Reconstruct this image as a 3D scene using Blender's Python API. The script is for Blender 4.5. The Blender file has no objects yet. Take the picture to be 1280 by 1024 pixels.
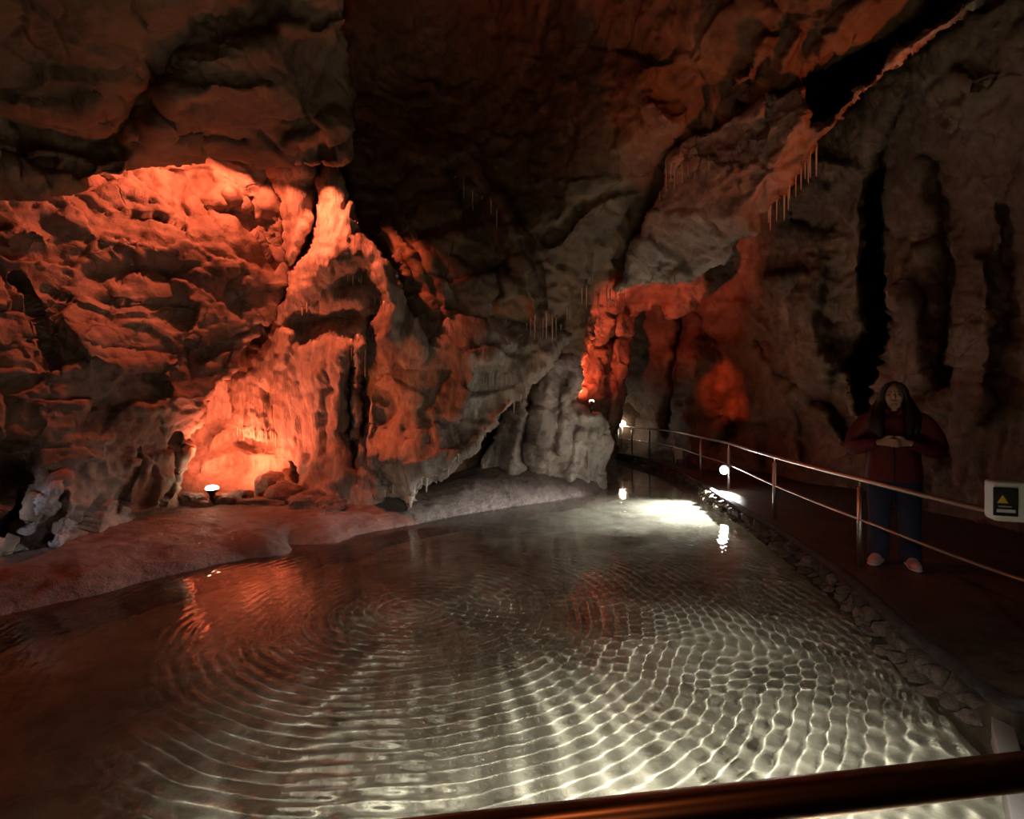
import bpy, bmesh, math, random
import numpy as np
from mathutils import Vector, Matrix

# ------------------------------------------------------------------ camera, world, light, exposure
sc = bpy.context.scene
COL = sc.collection
F, CX, CY, CAMZ = 660.0, 640.0, 504.0, 1.68          # focal length in pixels, horizon row, eye height over the water
cam = bpy.data.cameras.new('camera'); cam_o = bpy.data.objects.new('camera', cam); COL.objects.link(cam_o)
cam.sensor_width = 36; cam.lens = F/1280*36; cam.shift_y = -(512-CY)/1280; cam.clip_start = .02; cam.clip_end = 100
cam_o.location = (0, 0, CAMZ); cam_o.rotation_euler = (math.pi/2, 0, 0)
sc.camera = cam_o
sc.cycles.max_bounces = 7; sc.cycles.diffuse_bounces = 3; sc.cycles.glossy_bounces = 4
vs = sc.view_settings
vs.view_transform = 'Standard'; vs.look = 'None'; vs.exposure = 0.0; vs.gamma = 1.0; vs.use_curve_mapping = False
w = bpy.data.worlds.new('world'); sc.world = w; w.use_nodes = True
w.node_tree.nodes['Background'].inputs[0].default_value = (.0, .0, .0, 1)
w.node_tree.nodes['Background'].inputs[1].default_value = 0.0

def P(px, py, d):
    return np.array([(px-CX)/F*d, d, CAMZ-(py-CY)/F*d])
def Pz(px, py, z):
    return P(px, py, (CAMZ-z)*F/(py-CY))

def lamp(name, loc, tgt, watts, color, size=.05, ang=None, blend=.6, caustic=False):
    l = bpy.data.lights.new(name, 'SPOT' if ang else 'POINT')
    l.energy = watts; l.color = color; l.shadow_soft_size = size
    if ang: l.spot_size = math.radians(ang); l.spot_blend = blend
    if caustic: l.cycles.is_caustics_light = True
    o = bpy.data.objects.new(name, l); COL.objects.link(o); o.location = Vector(loc)
    if tgt is not None:
        o.rotation_euler = (Vector(tgt)-Vector(loc)).to_track_quat('-Z', 'Y').to_euler()
    return o
ORANGE = (1.0, .17, .035); SALMON = (1.0, .175, .08); RED = (1.0, .075, .025); WHITE = (1.0, .95, .84); WARM = (1.0, .52, .28)
# unseen lamps of the show cave, mixed with lamps added only for their light
lamp('deck_flood', (.5, .55, 1.12), (.42, 1.92, -.34), 2900, WHITE, .04, 96, 1.0, True)    # under the deck rail, on the pool
lamp('crest_spot', P(352, 172, 6.38), P(428, 335, 7.2), 340, SALMON, .04, 72, .35)             # behind the hanging ceiling lip
lp = P(266, 162, 6.72); lamp('ledge_spot', lp, lp+[-.32, -.05, -1], 270, SALMON, .05, 160, .1)  # likewise, on the top of the left wall
lamp('shelf_fill', (-4.9, 4.0, .4), P(540, 492, 7.5), 380, ORANGE, .03, 20, .3)              # added unseen beyond the left edge, cone shaped to the shelf's lit patch
lamp('curtain_spot', P(302, 512, 8.42), None, 26, SALMON, .04)                                # behind the curtain in the alcove
lamp('crust_fill', (-5.1, 4.1, .75), P(60, 650, 5.1), 14, (.92, .9, 1), .04, 60, .9)          # beside it, added unseen to brighten the crust
lamp('roof_spot', (3.9, 3.3, .5), P(1015, 165, 5.1), 350, ORANGE, .08, 40, .8)                # by the path beyond the right edge, at the slab
lamp('niche_spot', P(893, 583, 10.1), P(908, 490, 12.8), 420, (1, .10, .022), .06, 27, .9)               # behind the rail, on the red niche
lamp('pier_fill', (4.2, 5.6, .9), P(650, 545, 9.4), 115, (1, .72, .55), .06, 40, 1.0)            # added over the path without a fixture, brightens the pier
lamp('kerb_fill', (2.3, 1.3, .9), (3.15, 4.5, -.05), 30, (1, .86, .76), .05, 36, .9)            # added low beyond the right edge, lifts shoes, posts and kerb
lamp('wall_spot', P(985, 625, 8.4), P(1000, 440, 9.8), 24, ORANGE, .08, 110, .9)
lamp('rail_fill', (.5, .15, 3.3), (.5, .7, 1.2), 7, (1, .30, .10), .05, 34, .8)               # added above the deck to put the orange stripe on the handrail
lamp('visitor_fill', (.6, -1.6, 2.9), (.8, 6, 1.2), 10, (1, .36, .14), .35, 150, .9)          # soft warm fill added behind the viewer, stands for no particular lamp

# ------------------------------------------------------------------ noise
def _hash(ix, iy, iz, seed):
    h = (ix*374761393 + iy*668265263 + iz*2147483647 + seed*974711) & 0xffffffff
    h = ((h ^ (h >> 13))*1274126177) & 0xffffffff
    h = ((h ^ (h >> 15))*2246822519) & 0xffffffff
    return (h ^ (h >> 16)) & 0xffffffff
def noise(p, seed=0):
    p = np.asarray(p, float); i = np.floor(p).astype(np.int64); f = p-i
    u = f*f*f*(f*(f*6-15)+10); res = np.zeros(len(p))
    for dx in (0, 1):
        wx = u[:, 0] if dx else 1-u[:, 0]
        for dy in (0, 1):
            wy = u[:, 1] if dy else 1-u[:, 1]
            for dz in (0, 1):
                wz = u[:, 2] if dz else 1-u[:, 2]
                h = _hash(i[:, 0]+dx, i[:, 1]+dy, i[:, 2]+dz, seed)
                g = (((h & 1023)/511.5-1)*(f[:, 0]-dx) + (((h >> 10) & 1023)/511.5-1)*(f[:, 1]-dy)
                     + (((h >> 20) & 1023)/511.5-1)*(f[:, 2]-dz))
                res += wx*wy*wz*g
    return res
def fbm(p, scale, octv=4, seed=0, gain=.5, ridged=False):
    q = np.asarray(p, float)/scale; a = 1.; s = 0.; out = np.zeros(len(q))
    for k in range(octv):
        n = noise(q, seed+k*17)
        if ridged: n = .5-np.abs(n)*1.6
        out += a*n; s += a; a *= gain; q = q*2.03+3.7
    return out/s
def cells(p, scale, seed=0):
    """F1, F2 distances, tilt of the nearest cell"""
    q = np.asarray(p, float)/scale; i = np.floor(q).astype(np.int64)
    f1 = np.full(len(q), 9.); f2 = np.full(len(q), 9.); tilt = np.zeros(len(q))
    for dx in (-1, 0, 1):
        for dy in (-1, 0, 1):
            for dz in (-1, 0, 1):
                c = i+np.array([dx, dy, dz]); h = _hash(c[:, 0], c[:, 1], c[:, 2], seed); h2 = _hash(c[:, 0], c[:, 1], c[:, 2], seed+91)
                pt = c+np.stack([(h & 1023)/1023., ((h >> 10) & 1023)/1023., ((h >> 20) & 1023)/1023.], -1)
                v = q-pt; d = np.sqrt((v**2).sum(1))
                t = ((h2 & 1023)/511.5-1)*v[:, 0]+(((h2 >> 10) & 1023)/511.5-1)*v[:, 1]+(((h2 >> 20) & 1023)/511.5-1)*v[:, 2]
                near = d < f1
                f2 = np.where(near, f1, np.minimum(f2, d)); tilt = np.where(near, t, tilt); f1 = np.where(near, d, f1)
    return f1, f2, tilt

# ------------------------------------------------------------------ mesh helpers
def tag(o, label=None, cat=None, group=None, kind=None):
    if label: o['label'] = label
    if cat: o['category'] = cat
    if group: o['group'] = group
    if kind: o['kind'] = kind
    return o
def empty(name, loc):
    o = bpy.data.objects.new(name, None); COL.objects.link(o); o.location = Vector(loc); o.empty_display_size = .1; return o
def mesh_np(name, v, faces, mat, smooth=True, parent=None):
    me = bpy.data.meshes.new(name); v = np.asarray(v, np.float32)
    me.vertices.add(len(v)); me.vertices.foreach_set('co', v.ravel())
    faces = np.asarray(faces, np.int32); k = faces.shape[1]
    me.loops.add(faces.size); me.loops.foreach_set('vertex_index', faces.ravel())
    me.polygons.add(len(faces)); me.polygons.foreach_set('loop_start', (np.arange(len(faces))*k).astype(np.int32))
    me.update(calc_edges=True)
    me.polygons.foreach_set('use_smooth', np.full(len(faces), smooth))
    me.validate(); me.materials.append(mat)
    o = bpy.data.objects.new(name, me); COL.objects.link(o)
    if parent: put(o, parent)
    return o
def put(o, parent):
    """child keeps its world position"""
    o.parent = parent; o.matrix_parent_inverse = Matrix.Translation(parent.location).inverted() if parent.type == 'EMPTY' else Matrix()
    return o
def from_bm(name, bm, mat, parent=None, smooth=False):
    me = bpy.data.meshes.new(name); bm.normal_update(); bm.to_mesh(me); bm.free()
    if smooth: me.polygons.foreach_set('use_smooth', np.ones(len(me.polygons), bool))
    me.materials.append(mat); o = bpy.data.objects.new(name, me); COL.objects.link(o)
    if parent: put(o, parent)
    return o
def catmull(pts, n):
    pts = np.asarray(pts, float); q = np.vstack([2*pts[0]-pts[1], pts, 2*pts[-1]-pts[-2]]); out = []
    for i in range(len(pts)-1):
        p0, p1, p2, p3 = q[i:i+4]
        for t in np.linspace(0, 1, n, endpoint=False):
            out.append(.5*((2*p1)+(p2-p0)*t+(2*p0-5*p1+4*p2-p3)*t*t+(3*p1-p0-3*p2+p3)*t**3))
    out.append(pts[-1]); return np.array(out)
def tube(name, pts, rad, mat, parent=None, seg=12, caps=True, up=(0, 0, 1)):
    """pts: path, rad: scalar or list of r or (ru, rv)"""
    pts = np.asarray(pts, float); n = len(pts)
    R = [rad]*n if np.isscalar(rad) else list(rad); V = []; fs = []
    up = np.asarray(up, float)
    for i in range(n):
        t = pts[min(i+1, n-1)]-pts[max(i-1, 0)]; t /= np.linalg.norm(t)+1e-9
        a = np.cross(up, t)
        if np.linalg.norm(a) < 1e-3: a = np.cross((1., 0, 0), t)
        a /= np.linalg.norm(a); b = np.cross(t, a)
        ra, rb = (R[i], R[i]) if np.isscalar(R[i]) else R[i]
        for k in range(seg):
            th = 2*math.pi*k/seg; V.append(pts[i]+a*ra*math.cos(th)+b*rb*math.sin(th))
    for i in range(n-1):
        for k in range(seg):
            k2 = (k+1) % seg; fs.append((i*seg+k, i*seg+k2, (i+1)*seg+k2, (i+1)*seg+k))
    me = bpy.data.meshes.new(name)
    if caps:
        fs.append(tuple(range(seg))[::-1]); fs.append(tuple((n-1)*seg+k for k in range(seg)))
    me.from_pydata([tuple(v) for v in V], [], fs); me.polygons.foreach_set('use_smooth', [len(f) == 4 for f in fs])
    me.materials.append(mat); o = bpy.data.objects.new(name, me); COL.objects.link(o)
    if parent: put(o, parent)
    return o
def box(name, c, size, mat, parent=None, rotz=0, bev=.0, seg=2):
    bm = bmesh.new(); bmesh.ops.create_cube(bm, size=1)
    bmesh.ops.scale(bm, vec=size, verts=bm.verts)
    if bev: bmesh.ops.bevel(bm, geom=bm.edges[:], offset=bev, segments=seg, affect='EDGES', profile=.5)
    bmesh.ops.rotate(bm, matrix=Matrix.Rotation(rotz, 3, 'Z'), verts=bm.verts)
    bmesh.ops.translate(bm, vec=Vector(c), verts=bm.verts)
    return from_bm(name, bm, mat, parent)

# ------------------------------------------------------------------ materials
def new_mat(name):
    m = bpy.data.materials.new(name); m.use_nodes = True
    nt = m.node_tree; return m, nt, nt.nodes['Principled BSDF']
def rock_mat(name, c1, c2, c3, scale=1.0, rough=.55, bump=.5, crack=.6, stretch=(1, 1, 1), stain=None, spec=.35):
    m, nt, b = new_mat(name); N = nt.nodes; L = nt.links
    tc = N.new('ShaderNodeTexCoord'); mp = N.new('ShaderNodeMapping'); mp.inputs['Scale'].default_value = stretch
    L.new(tc.outputs['Object'], mp.inputs[0])
    def nz(s, det=6, rough=.6, dist=0.):
        n = N.new('ShaderNodeTexNoise'); n.inputs['Scale'].default_value = s*scale; n.inputs['Detail'].default_value = det
        n.inputs['Roughness'].default_value = rough; n.inputs['Distortion'].default_value = dist; L.new(mp.outputs[0], n.inputs['Vector']); return n
    n1 = nz(.9, 6, .62, .6); n2 = nz(5., 8, .65, .4); n3 = nz(28, 6, .7)
    cr = N.new('ShaderNodeValToRGB'); L.new(n1.outputs['Fac'], cr.inputs[0])
    e = cr.color_ramp.elements; e[0].position = .33; e[0].color = (*c1, 1); e[1].position = .68; e[1].color = (*c3, 1)
    x = e.new(.5); x.color = (*c2, 1)
    r2 = N.new('ShaderNodeMapRange'); L.new(n2.outputs['Fac'], r2.inputs[0]); r2.inputs[1].default_value = .3; r2.inputs[2].default_value = .7
    r2.inputs[3].default_value = .62; r2.inputs[4].default_value = 1.25
    mx = N.new('ShaderNodeMix'); mx.data_type = 'RGBA'; mx.blend_type = 'MULTIPLY'; mx.inputs[0].default_value = 1
    L.new(cr.outputs[0], mx.inputs[6]); L.new(r2.outputs[0], mx.inputs[7])
    # cracks
    nd = nz(2.2, 4, .6); ad = N.new('ShaderNodeMix'); ad.data_type = 'VECTOR'; ad.inputs[0].default_value = .22
    L.new(mp.outputs[0], ad.inputs[4]); L.new(nd.outputs['Color'], ad.inputs[5])
    vo = N.new('ShaderNodeTexVoronoi'); vo.feature = 'DISTANCE_TO_EDGE'; vo.inputs['Scale'].default_value = 1.5*scale; L.new(ad.outputs[1], vo.inputs['Vector'])
    ck = N.new('ShaderNodeMapRange'); ck.inputs[2].default_value = .02; L.new(vo.outputs['Distance'], ck.inputs[0])
    mask = N.new('ShaderNodeMapRange'); mask.inputs[1].default_value = .5; mask.inputs[2].default_value = .62; L.new(n1.outputs['Fac'], mask.inputs[0])
    inv = N.new('ShaderNodeMath'); inv.operation = 'SUBTRACT'; inv.inputs[0].default_value = 1; L.new(ck.outputs[0], inv.inputs[1])
    mm = N.new('ShaderNodeMath'); mm.operation = 'MULTIPLY'; L.new(inv.outputs[0], mm.inputs[0]); L.new(mask.outputs[0], mm.inputs[1])
    mc = N.new('ShaderNodeMath'); mc.operation = 'MULTIPLY'; mc.inputs[1].default_value = crack; L.new(mm.outputs[0], mc.inputs[0])
    m2 = N.new('ShaderNodeMix'); m2.data_type = 'RGBA'; m2.blend_type = 'MIX'
    L.new(mc.outputs[0], m2.inputs[0]); L.new(mx.outputs[2], m2.inputs[6]); m2.inputs[7].default_value = (.035, .024, .018, 1)
    last = m2.outputs[2]
    if stain:
        ns = nz(2.6, 7, .7, 1.0); rs = N.new('ShaderNodeMapRange'); rs.inputs[1].default_value = .55; rs.inputs[2].default_value = .72; L.new(ns.outputs['Fac'], rs.inputs[0])
        m3 = N.new('ShaderNodeMix'); m3.data_type = 'RGBA'; L.new(rs.outputs[0], m3.inputs[0]); L.new(last, m3.inputs[6]); m3.inputs[7].default_value = (*stain, 1); last = m3.outputs[2]
    L.new(last, b.inputs['Base Color'])
    rr = N.new('ShaderNodeMapRange'); L.new(n2.outputs['Fac'], rr.inputs[0]); rr.inputs[1].default_value = .3; rr.inputs[2].default_value = .7
    rr.inputs[3].default_value = rough-.18; rr.inputs[4].default_value = rough+.2; L.new(rr.outputs[0], b.inputs['Roughness'])
    b.inputs['Specular IOR Level'].default_value = spec
    n4 = nz(3.2, 9, .62, .3); n4.noise_type = 'RIDGED_MULTIFRACTAL'
    s0 = N.new('ShaderNodeMath'); s0.operation = 'MULTIPLY_ADD'; L.new(n4.outputs['Fac'], s0.inputs[0]); s0.inputs[1].default_value = -.22; L.new(n2.outputs['Fac'], s0.inputs[2])
    s1 = N.new('ShaderNodeMath'); s1.operation = 'MULTIPLY_ADD'; L.new(n3.outputs['Fac'], s1.inputs[0]); s1.inputs[1].default_value = .28; L.new(s0.outputs[0], s1.inputs[2])
    s2 = N.new('ShaderNodeMath'); s2.operation = 'MULTIPLY_ADD'; L.new(mc.outputs[0], s2.inputs[0]); s2.inputs[1].default_value = -.5; L.new(s1.outputs[0], s2.inputs[2])
    bp = N.new('ShaderNodeBump'); bp.inputs['Strength'].default_value = bump; bp.inputs['Distance'].default_value = .07; L.new(s2.outputs[0], bp.inputs['Height'])
    L.new(bp.outputs[0], b.inputs['Normal'])
    return m
def plain(name, c, rough=.5, metal=0., bump=0., bscale=60, spec=.5, vary=.15):
    m, nt, b = new_mat(name); N = nt.nodes; L = nt.links
    tc = N.new('ShaderNodeTexCoord'); n = N.new('ShaderNodeTexNoise'); n.inputs['Scale'].default_value = bscale; n.inputs['Detail'].default_value = 4
    L.new(tc.outputs['Object'], n.inputs['Vector'])
    r = N.new('ShaderNodeMapRange'); r.inputs[3].default_value = 1-vary; r.inputs[4].default_value = 1+vary; L.new(n.outputs['Fac'], r.inputs[0])
    mx = N.new('ShaderNodeMix'); mx.data_type = 'RGBA'; mx.blend_type = 'MULTIPLY'; mx.inputs[0].default_value = 1; mx.inputs[6].default_value = (*c, 1); L.new(r.outputs[0], mx.inputs[7])
    L.new(mx.outputs[2], b.inputs['Base Color']); b.inputs['Roughness'].default_value = rough; b.inputs['Metallic'].default_value = metal; b.inputs['Specular IOR Level'].default_value = spec
    if bump:
        bp = N.new('ShaderNodeBump'); bp.inputs['Strength'].default_value = bump; bp.inputs['Distance'].default_value = .01; L.new(n.outputs['Fac'], bp.inputs['Height']); L.new(bp.outputs[0], b.inputs['Normal'])
    return m
def emit(name, c, s):
    m = bpy.data.materials.new(name); m.use_nodes = True; nt = m.node_tree; nt.nodes.clear()
    o = nt.nodes.new('ShaderNodeOutputMaterial'); e = nt.nodes.new('ShaderNodeEmission'); e.inputs[0].default_value = (*c, 1); e.inputs[1].default_value = s
    nt.links.new(e.outputs[0], o.inputs[0]); return m

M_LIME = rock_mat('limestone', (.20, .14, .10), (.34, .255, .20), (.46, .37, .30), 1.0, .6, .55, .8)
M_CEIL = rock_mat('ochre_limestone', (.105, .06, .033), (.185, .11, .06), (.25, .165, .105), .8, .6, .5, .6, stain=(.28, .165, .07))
M_FLOW = rock_mat('flowstone', (.30, .21, .15), (.46, .36, .28), (.58, .49, .40), 1.5, .42, .7, .15, stretch=(2.0, 2.0, .55), spec=.5)
M_PIER = rock_mat('grey_limestone', (.24, .19, .16), (.38, .32, .28), (.50, .43, .38), 1.3, .5, .6, .6)
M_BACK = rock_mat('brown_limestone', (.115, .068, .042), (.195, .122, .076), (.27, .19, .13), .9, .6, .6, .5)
M_BANK = rock_mat('damp_clay', (.15, .112, .098), (.23, .18, .155), (.30, .24, .21), 1.8, .5, .9, .1)
M_CRUST = rock_mat('calcite_crust', (.40, .35, .34), (.56, .50, .50), (.70, .65, .66), 3, .35, .8, .0, spec=.6)

# ------------------------------------------------------------------ rock sheets
def inside(poly, x, y):
    poly = np.asarray(poly, float); r = np.zeros(x.shape, bool); n = len(poly)
    for i in range(n):
        x1, y1 = poly[i]; x2, y2 = poly[(i+1) % n]
        c = ((y1 > y) != (y2 > y)); xx = (x2-x1)*(y-y1)/((y2-y1) if y2 != y1 else 1e-9)+x1
        r ^= c & (x < xx)
    return r
def segdist(pts, x, y, closed=False):
    pts = np.asarray(pts, float); d = np.full(x.shape, 1e9); n = len(pts)
    for i in range(n if closed else n-1):
        a = pts[i]; b = pts[(i+1) % n]; ab = b-a; t = np.clip(((x-a[0])*ab[0]+(y-a[1])*ab[1])/(ab@ab+1e-9), 0, 1)
        d = np.minimum(d, np.hypot(x-a[0]-t*ab[0], y-a[1]-t*ab[1]))
    return d
def rbf(ctrl, x, y):
    c = np.asarray(ctrl, float); s = 200.; X = c[:, :2]/s; n = len(c)
    def k(r): return r
    D = np.sqrt(((X[:, None]-X[None])**2).sum(-1)+.02)
    A = np.zeros((n+3, n+3)); A[:n, :n] = -k(D)+np.eye(n)*-.01*0; A[:n, n] = 1; A[:n, n+1:] = X; A[n, :n] = 1; A[n+1:, :n] = X.T
    sol = np.linalg.solve(A, np.r_[c[:, 2], 0, 0, 0]); q = np.stack([x, y], -1)/s
    out = np.zeros(len(q))
    for i in range(n): out -= sol[i]*np.sqrt(((q-X[i])**2).sum(1)+.02)
    return out+sol[n]+q@sol[n+1:]
def sheet(name, outline, ctrl, mat, step=3.2, roll=.25, rollw=22, back=.8, strokes=(), holes=(), amp=(.10, .05, .02), facet=.0, flute=0., seed=0, wob=3., parent=None, lump=0.):
    """a body of rock: a front face given by points (bearing, elevation, distance), rounded at its rim and carried on backwards"""
    o = np.asarray(outline, float); x0, y0 = o.min(0)-8; x1, y1 = o.max(0)+8
    gx = np.arange(x0, x1, step); gy = np.arange(y0, y1, step); GX, GY = np.meshgrid(gx, gy)
    if wob:
        q = np.stack([GX.ravel()/30, GY.ravel()/30, np.full(GX.size, seed*1.7)], -1)
        wx = (noise(q, seed+5)+.5*noise(q*2.6, seed+6)).reshape(GX.shape)*wob*2.2; wy = (noise(q, seed+7)+.5*noise(q*2.6, seed+8)).reshape(GX.shape)*wob*2.2
    else: wx = wy = 0*GX
    cxm = .25*(GX+wx)[:-1, :-1]+.25*(GX+wx)[1:, :-1]+.25*(GX+wx)[:-1, 1:]+.25*(GX+wx)[1:, 1:]
    cym = .25*(GY+wy)[:-1, :-1]+.25*(GY+wy)[1:, :-1]+.25*(GY+wy)[:-1, 1:]+.25*(GY+wy)[1:, 1:]
    keep = inside(o, cxm, cym)
    for h in holes: keep &= ~inside(h, cxm, cym)
    ny, nx = GX.shape; idx = np.arange(ny*nx).reshape(ny, nx)
    q = np.stack([idx[:-1, :-1], idx[1:, :-1], idx[1:, 1:], idx[:-1, 1:]], -1)[keep]
    used, invx = np.unique(q, return_inverse=True); q = invx.reshape(-1, 4)
    x = GX.ravel()[used].copy(); y = GY.ravel()[used].copy(); xw = x+wx.ravel()[used]; yw = y+wy.ravel()[used]
    # boundary
    e = np.concatenate([q[:, [0, 1]], q[:, [1, 2]], q[:, [2, 3]], q[:, [3, 0]]])
    key = np.sort(e, 1); uk, ind, cnt = np.unique(key[:, 0].astype(np.int64)*len(x)+key[:, 1], return_index=True, return_counts=True)
    be = e[ind[cnt == 1]]
    for it in range(5):
        sx = np.zeros(len(x)); sy = np.zeros(len(x)); n = np.zeros(len(x))
        for a, b in ((0, 1), (1, 0)):
            np.add.at(sx, be[:, a], x[be[:, b]]); np.add.at(sy, be[:, a], y[be[:, b]]); np.add.at(n, be[:, a], 1)
        bmk = n > 0; x[bmk] = .4*x[bmk]+.6*sx[bmk]/n[bmk]; y[bmk] = .4*y[bmk]+.6*sy[bmk]/n[bmk]
    d = rbf(ctrl, x, y)
    ed = segdist(o, xw, yw, True)
    for h in holes: ed = np.minimum(ed, segdist(h, xw, yw, True))
    t = np.clip(ed/rollw, 0, 1); d = d+roll*(1-np.sqrt(np.clip(1-(1-t)**2, 0, 1)))
    for st in strokes:
        pts, wd, am = st[:3]
        if len(pts) > 2: pts = catmull(pts, 5)
        ds = segdist(pts, x+1.2*wx.ravel()[used], y+1.2*wy.ravel()[used])
        ds = ds*(1+.7*noise(np.stack([x/26, y/26, 0*x+len(pts)], -1), seed+44))
        sharp = st[3] if len(st) > 3 else 2
        d = d-am*np.exp(-(ds/wd)**sharp)
    V = np.stack([(x-CX)/F*d, d, CAMZ-(y-CY)/F*d], -1)
    # displacement along the normals
    fn = np.cross(V[q[:, 2]]-V[q[:, 0]], V[q[:, 3]]-V[q[:, 1]]); N = np.zeros_like(V)
    for k in range(4): np.add.at(N, q[:, k], fn)
    N /= np.linalg.norm(N, axis=1)[:, None]+1e-12
    flip = (N*(V-np.array([0, 0, CAMZ]))).sum(1) > 0; N[flip] *= -1
    disp = amp[0]*2.0*fbm(V, 1.3, 2, seed, .35)+amp[1]*1.0*fbm(V*[1, 1, 1.3], .42, 3, seed+31)+amp[2]*2*fbm(V, .12, 2, seed+57)
    if facet:
        W = V+.25*np.stack([fbm(V, .6, 2, seed+k) for k in (61, 62, 63)], -1)
        f1, f2, tl = cells(W*[1, 1, 1.6], .85, seed+3); disp += facet*.9*tl; g1, g2 = f1, f2
        f1, f2, tl = cells(W*[1, 1, 2.2], .3, seed+4); disp += .22*facet*tl; ck = fbm(V, .9, 2, seed+77); disp -= .03*np.exp(-((f2-f1)/.05)**2)*np.clip(ck*6, 0, 1); disp -= .045*np.exp(-((g2-g1)/.03)**2)*np.clip(.3-ck*6, 0, 1)
    if lump:
        f1, f2, tl = cells(V+.1*fbm(V, .3, 2, seed)[:, None], .2, seed+9); disp += lump*(.6-f1)
    if flute:
        h = V*[1, 1, .10]; hh = h+.3*np.stack([fbm(V*[1, 1, .4], .5, 2, seed+71)]*3, -1)*[1, 1, 0]
        disp += flute*2*fbm(hh, .16, 3, seed+73, ridged=True)
    V = V+N*disp[:, None]
    # carry the rim backwards
    nb = np.where(bmk)[0]; pos = -np.ones(len(V), int); pos[nb] = np.arange(len(nb)); rings = [V]; faces = [q]; prev = nb; base = len(V)
    ctr = V.mean(0)
    for k, (bk, sh) in enumerate(((.12, .0), (.35, .02), (.65, .05), (1.0, .12))):
        Rv = V[nb].copy(); dirv = Rv-np.array([0, 0, CAMZ]); ln = np.linalg.norm(dirv, axis=1)[:, None]; Rv = Rv+dirv/ln*back*bk
        Rv = Rv+(ctr-Rv)*[1, 0, 1]*sh*.25
        Rv += .10*back*np.stack([noise(V[nb]*2.5+k*5.1, seed+k+a*3) for a in (81, 82, 83)], -1)*bk
        cur = base+np.arange(len(nb)); rings.append(Rv); base += len(nb)
        faces.append(np.stack([prev[pos[be[:, 1]]] if k else be[:, 1], prev[pos[be[:, 0]]] if k else be[:, 0], cur[pos[be[:, 0]]], cur[pos[be[:, 1]]]], -1))
        prev = cur
    return mesh_np(name, np.concatenate(rings), np.concatenate(faces), mat, True, parent)

# ------------------------------------------------------------------ the cave
wall_left = sheet('wall_left',
    [(-320, 60), (350, 60), (352, 200), (350, 240), (360, 290), (354, 330), (350, 368), (330, 408), (302, 444), (286, 468), (258, 498), (264, 528), (250, 558), (240, 585), (228, 602), (232, 625), (228, 665), (120, 730), (-40, 790), (-320, 900)],
    [(0, 720, 5.0), (-260, 780, 4.0), (120, 690, 5.8), (235, 645, 7.1), (0, 600, 5.0), (0, 500, 5.15), (0, 380, 5.35), (0, 270, 5.5), (80, 640, 5.35), (120, 560, 5.7), (150, 450, 6.05), (150, 340, 6.3), (150, 230, 6.6),
     (235, 560, 6.95), (250, 480, 6.9), (240, 400, 6.85), (240, 300, 7.0), (300, 400, 7.25), (330, 330, 7.55), (340, 230, 7.7), (270, 215, 7.45), (-260, 300, 4.3), (-260, 500, 4.1), (200, 60, 6.7), (0, 60, 5.4), (340, 60, 7.6)],
    M_LIME, step=2.8, roll=.18, rollw=14, back=.9, seed=1, facet=.16, amp=(.12, .07, .02),
    strokes=[([(20, 345), (45, 380), (55, 420), (75, 460)], 4, -.12), ([(170, 560), (178, 580), (165, 600), (148, 640)], 3.5, -.12), ([(225, 545), (215, 580), (205, 630)], 3, -.1),
             ([(130, 345), (165, 335), (205, 345)], 20, -.16), ([(285, 372), (290, 380)], 14, -.1), ([(226, 225), (222, 250), (232, 275)], 13, -.14), ([(256, 222), (250, 245), (258, 268)], 11, -.16),
             ([(300, 255), (330, 300), (345, 330)], 16, -.25), ([(0, 470), (60, 465), (150, 462), (220, 450)], 5, .05), ([(85, 275), (120, 290), (160, 288)], 9, .06), ([(120, 245), (160, 240), (200, 250)], 12, .05),
             ([(0, 300), (25, 290), (60, 300)], 9, .14), ([(15, 595), (25, 625), (8, 660)], 20, -.4), ([(40, 655), (75, 700)], 8, -.12), ([(0, 690), (40, 640), (80, 600)], 7, .16), ([(52, 705), (75, 668), (85, 640), (88, 615)], 6, .12),
             ([(270, 425), (300, 415), (325, 405)], 4, -.1), ([(250, 450), (280, 430), (310, 428)], 4, -.1), ([(285, 240), (293, 250), (302, 262)], 6, .15), ([(60, 360), (140, 395), (240, 392)], 3, -.05), ([(110, 430), (180, 440), (250, 425)], 3, -.06)])
tag(wall_left, 'fractured brown limestone wall left of the lit alcove', 'cave wall', kind='structure')

wall_alcove = sheet('wall_alcove',
    [(190, 170), (500, 170), (500, 680), (190, 690)],
    [(200, 400, 8.6), (300, 470, 8.6), (285, 515, 8.75), (340, 500, 8.5), (240, 600, 7.95), (300, 580, 8.4), (350, 575, 8.2), (400, 600, 8.0), (300, 640, 7.85), (400, 650, 7.7), (230, 650, 7.6), (480, 400, 8.8), (480, 660, 7.9), (350, 250, 8.6), (480, 250, 8.6), (300, 690, 7.6), (200, 680, 7.5), (300, 300, 8.4), (210, 180, 8)],
    M_FLOW, step=3.2, roll=0, back=.4, seed=2, amp=(.07, .04, .015), facet=.05,
    strokes=[([(265, 545), (295, 537), (330, 545)], 7, .25), ([(255, 575), (300, 565), (350, 570)], 9, .14), ([(305, 553), (335, 550)], 6, -.25), ([(355, 550), (362, 600), (358, 640)], 9, .25), ([(330, 610), (345, 600), (350, 630)], 10, .2)])
tag(wall_alcove, 'orange lit back wall of the alcove behind the small lamp', 'cave wall', kind='structure')

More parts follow.
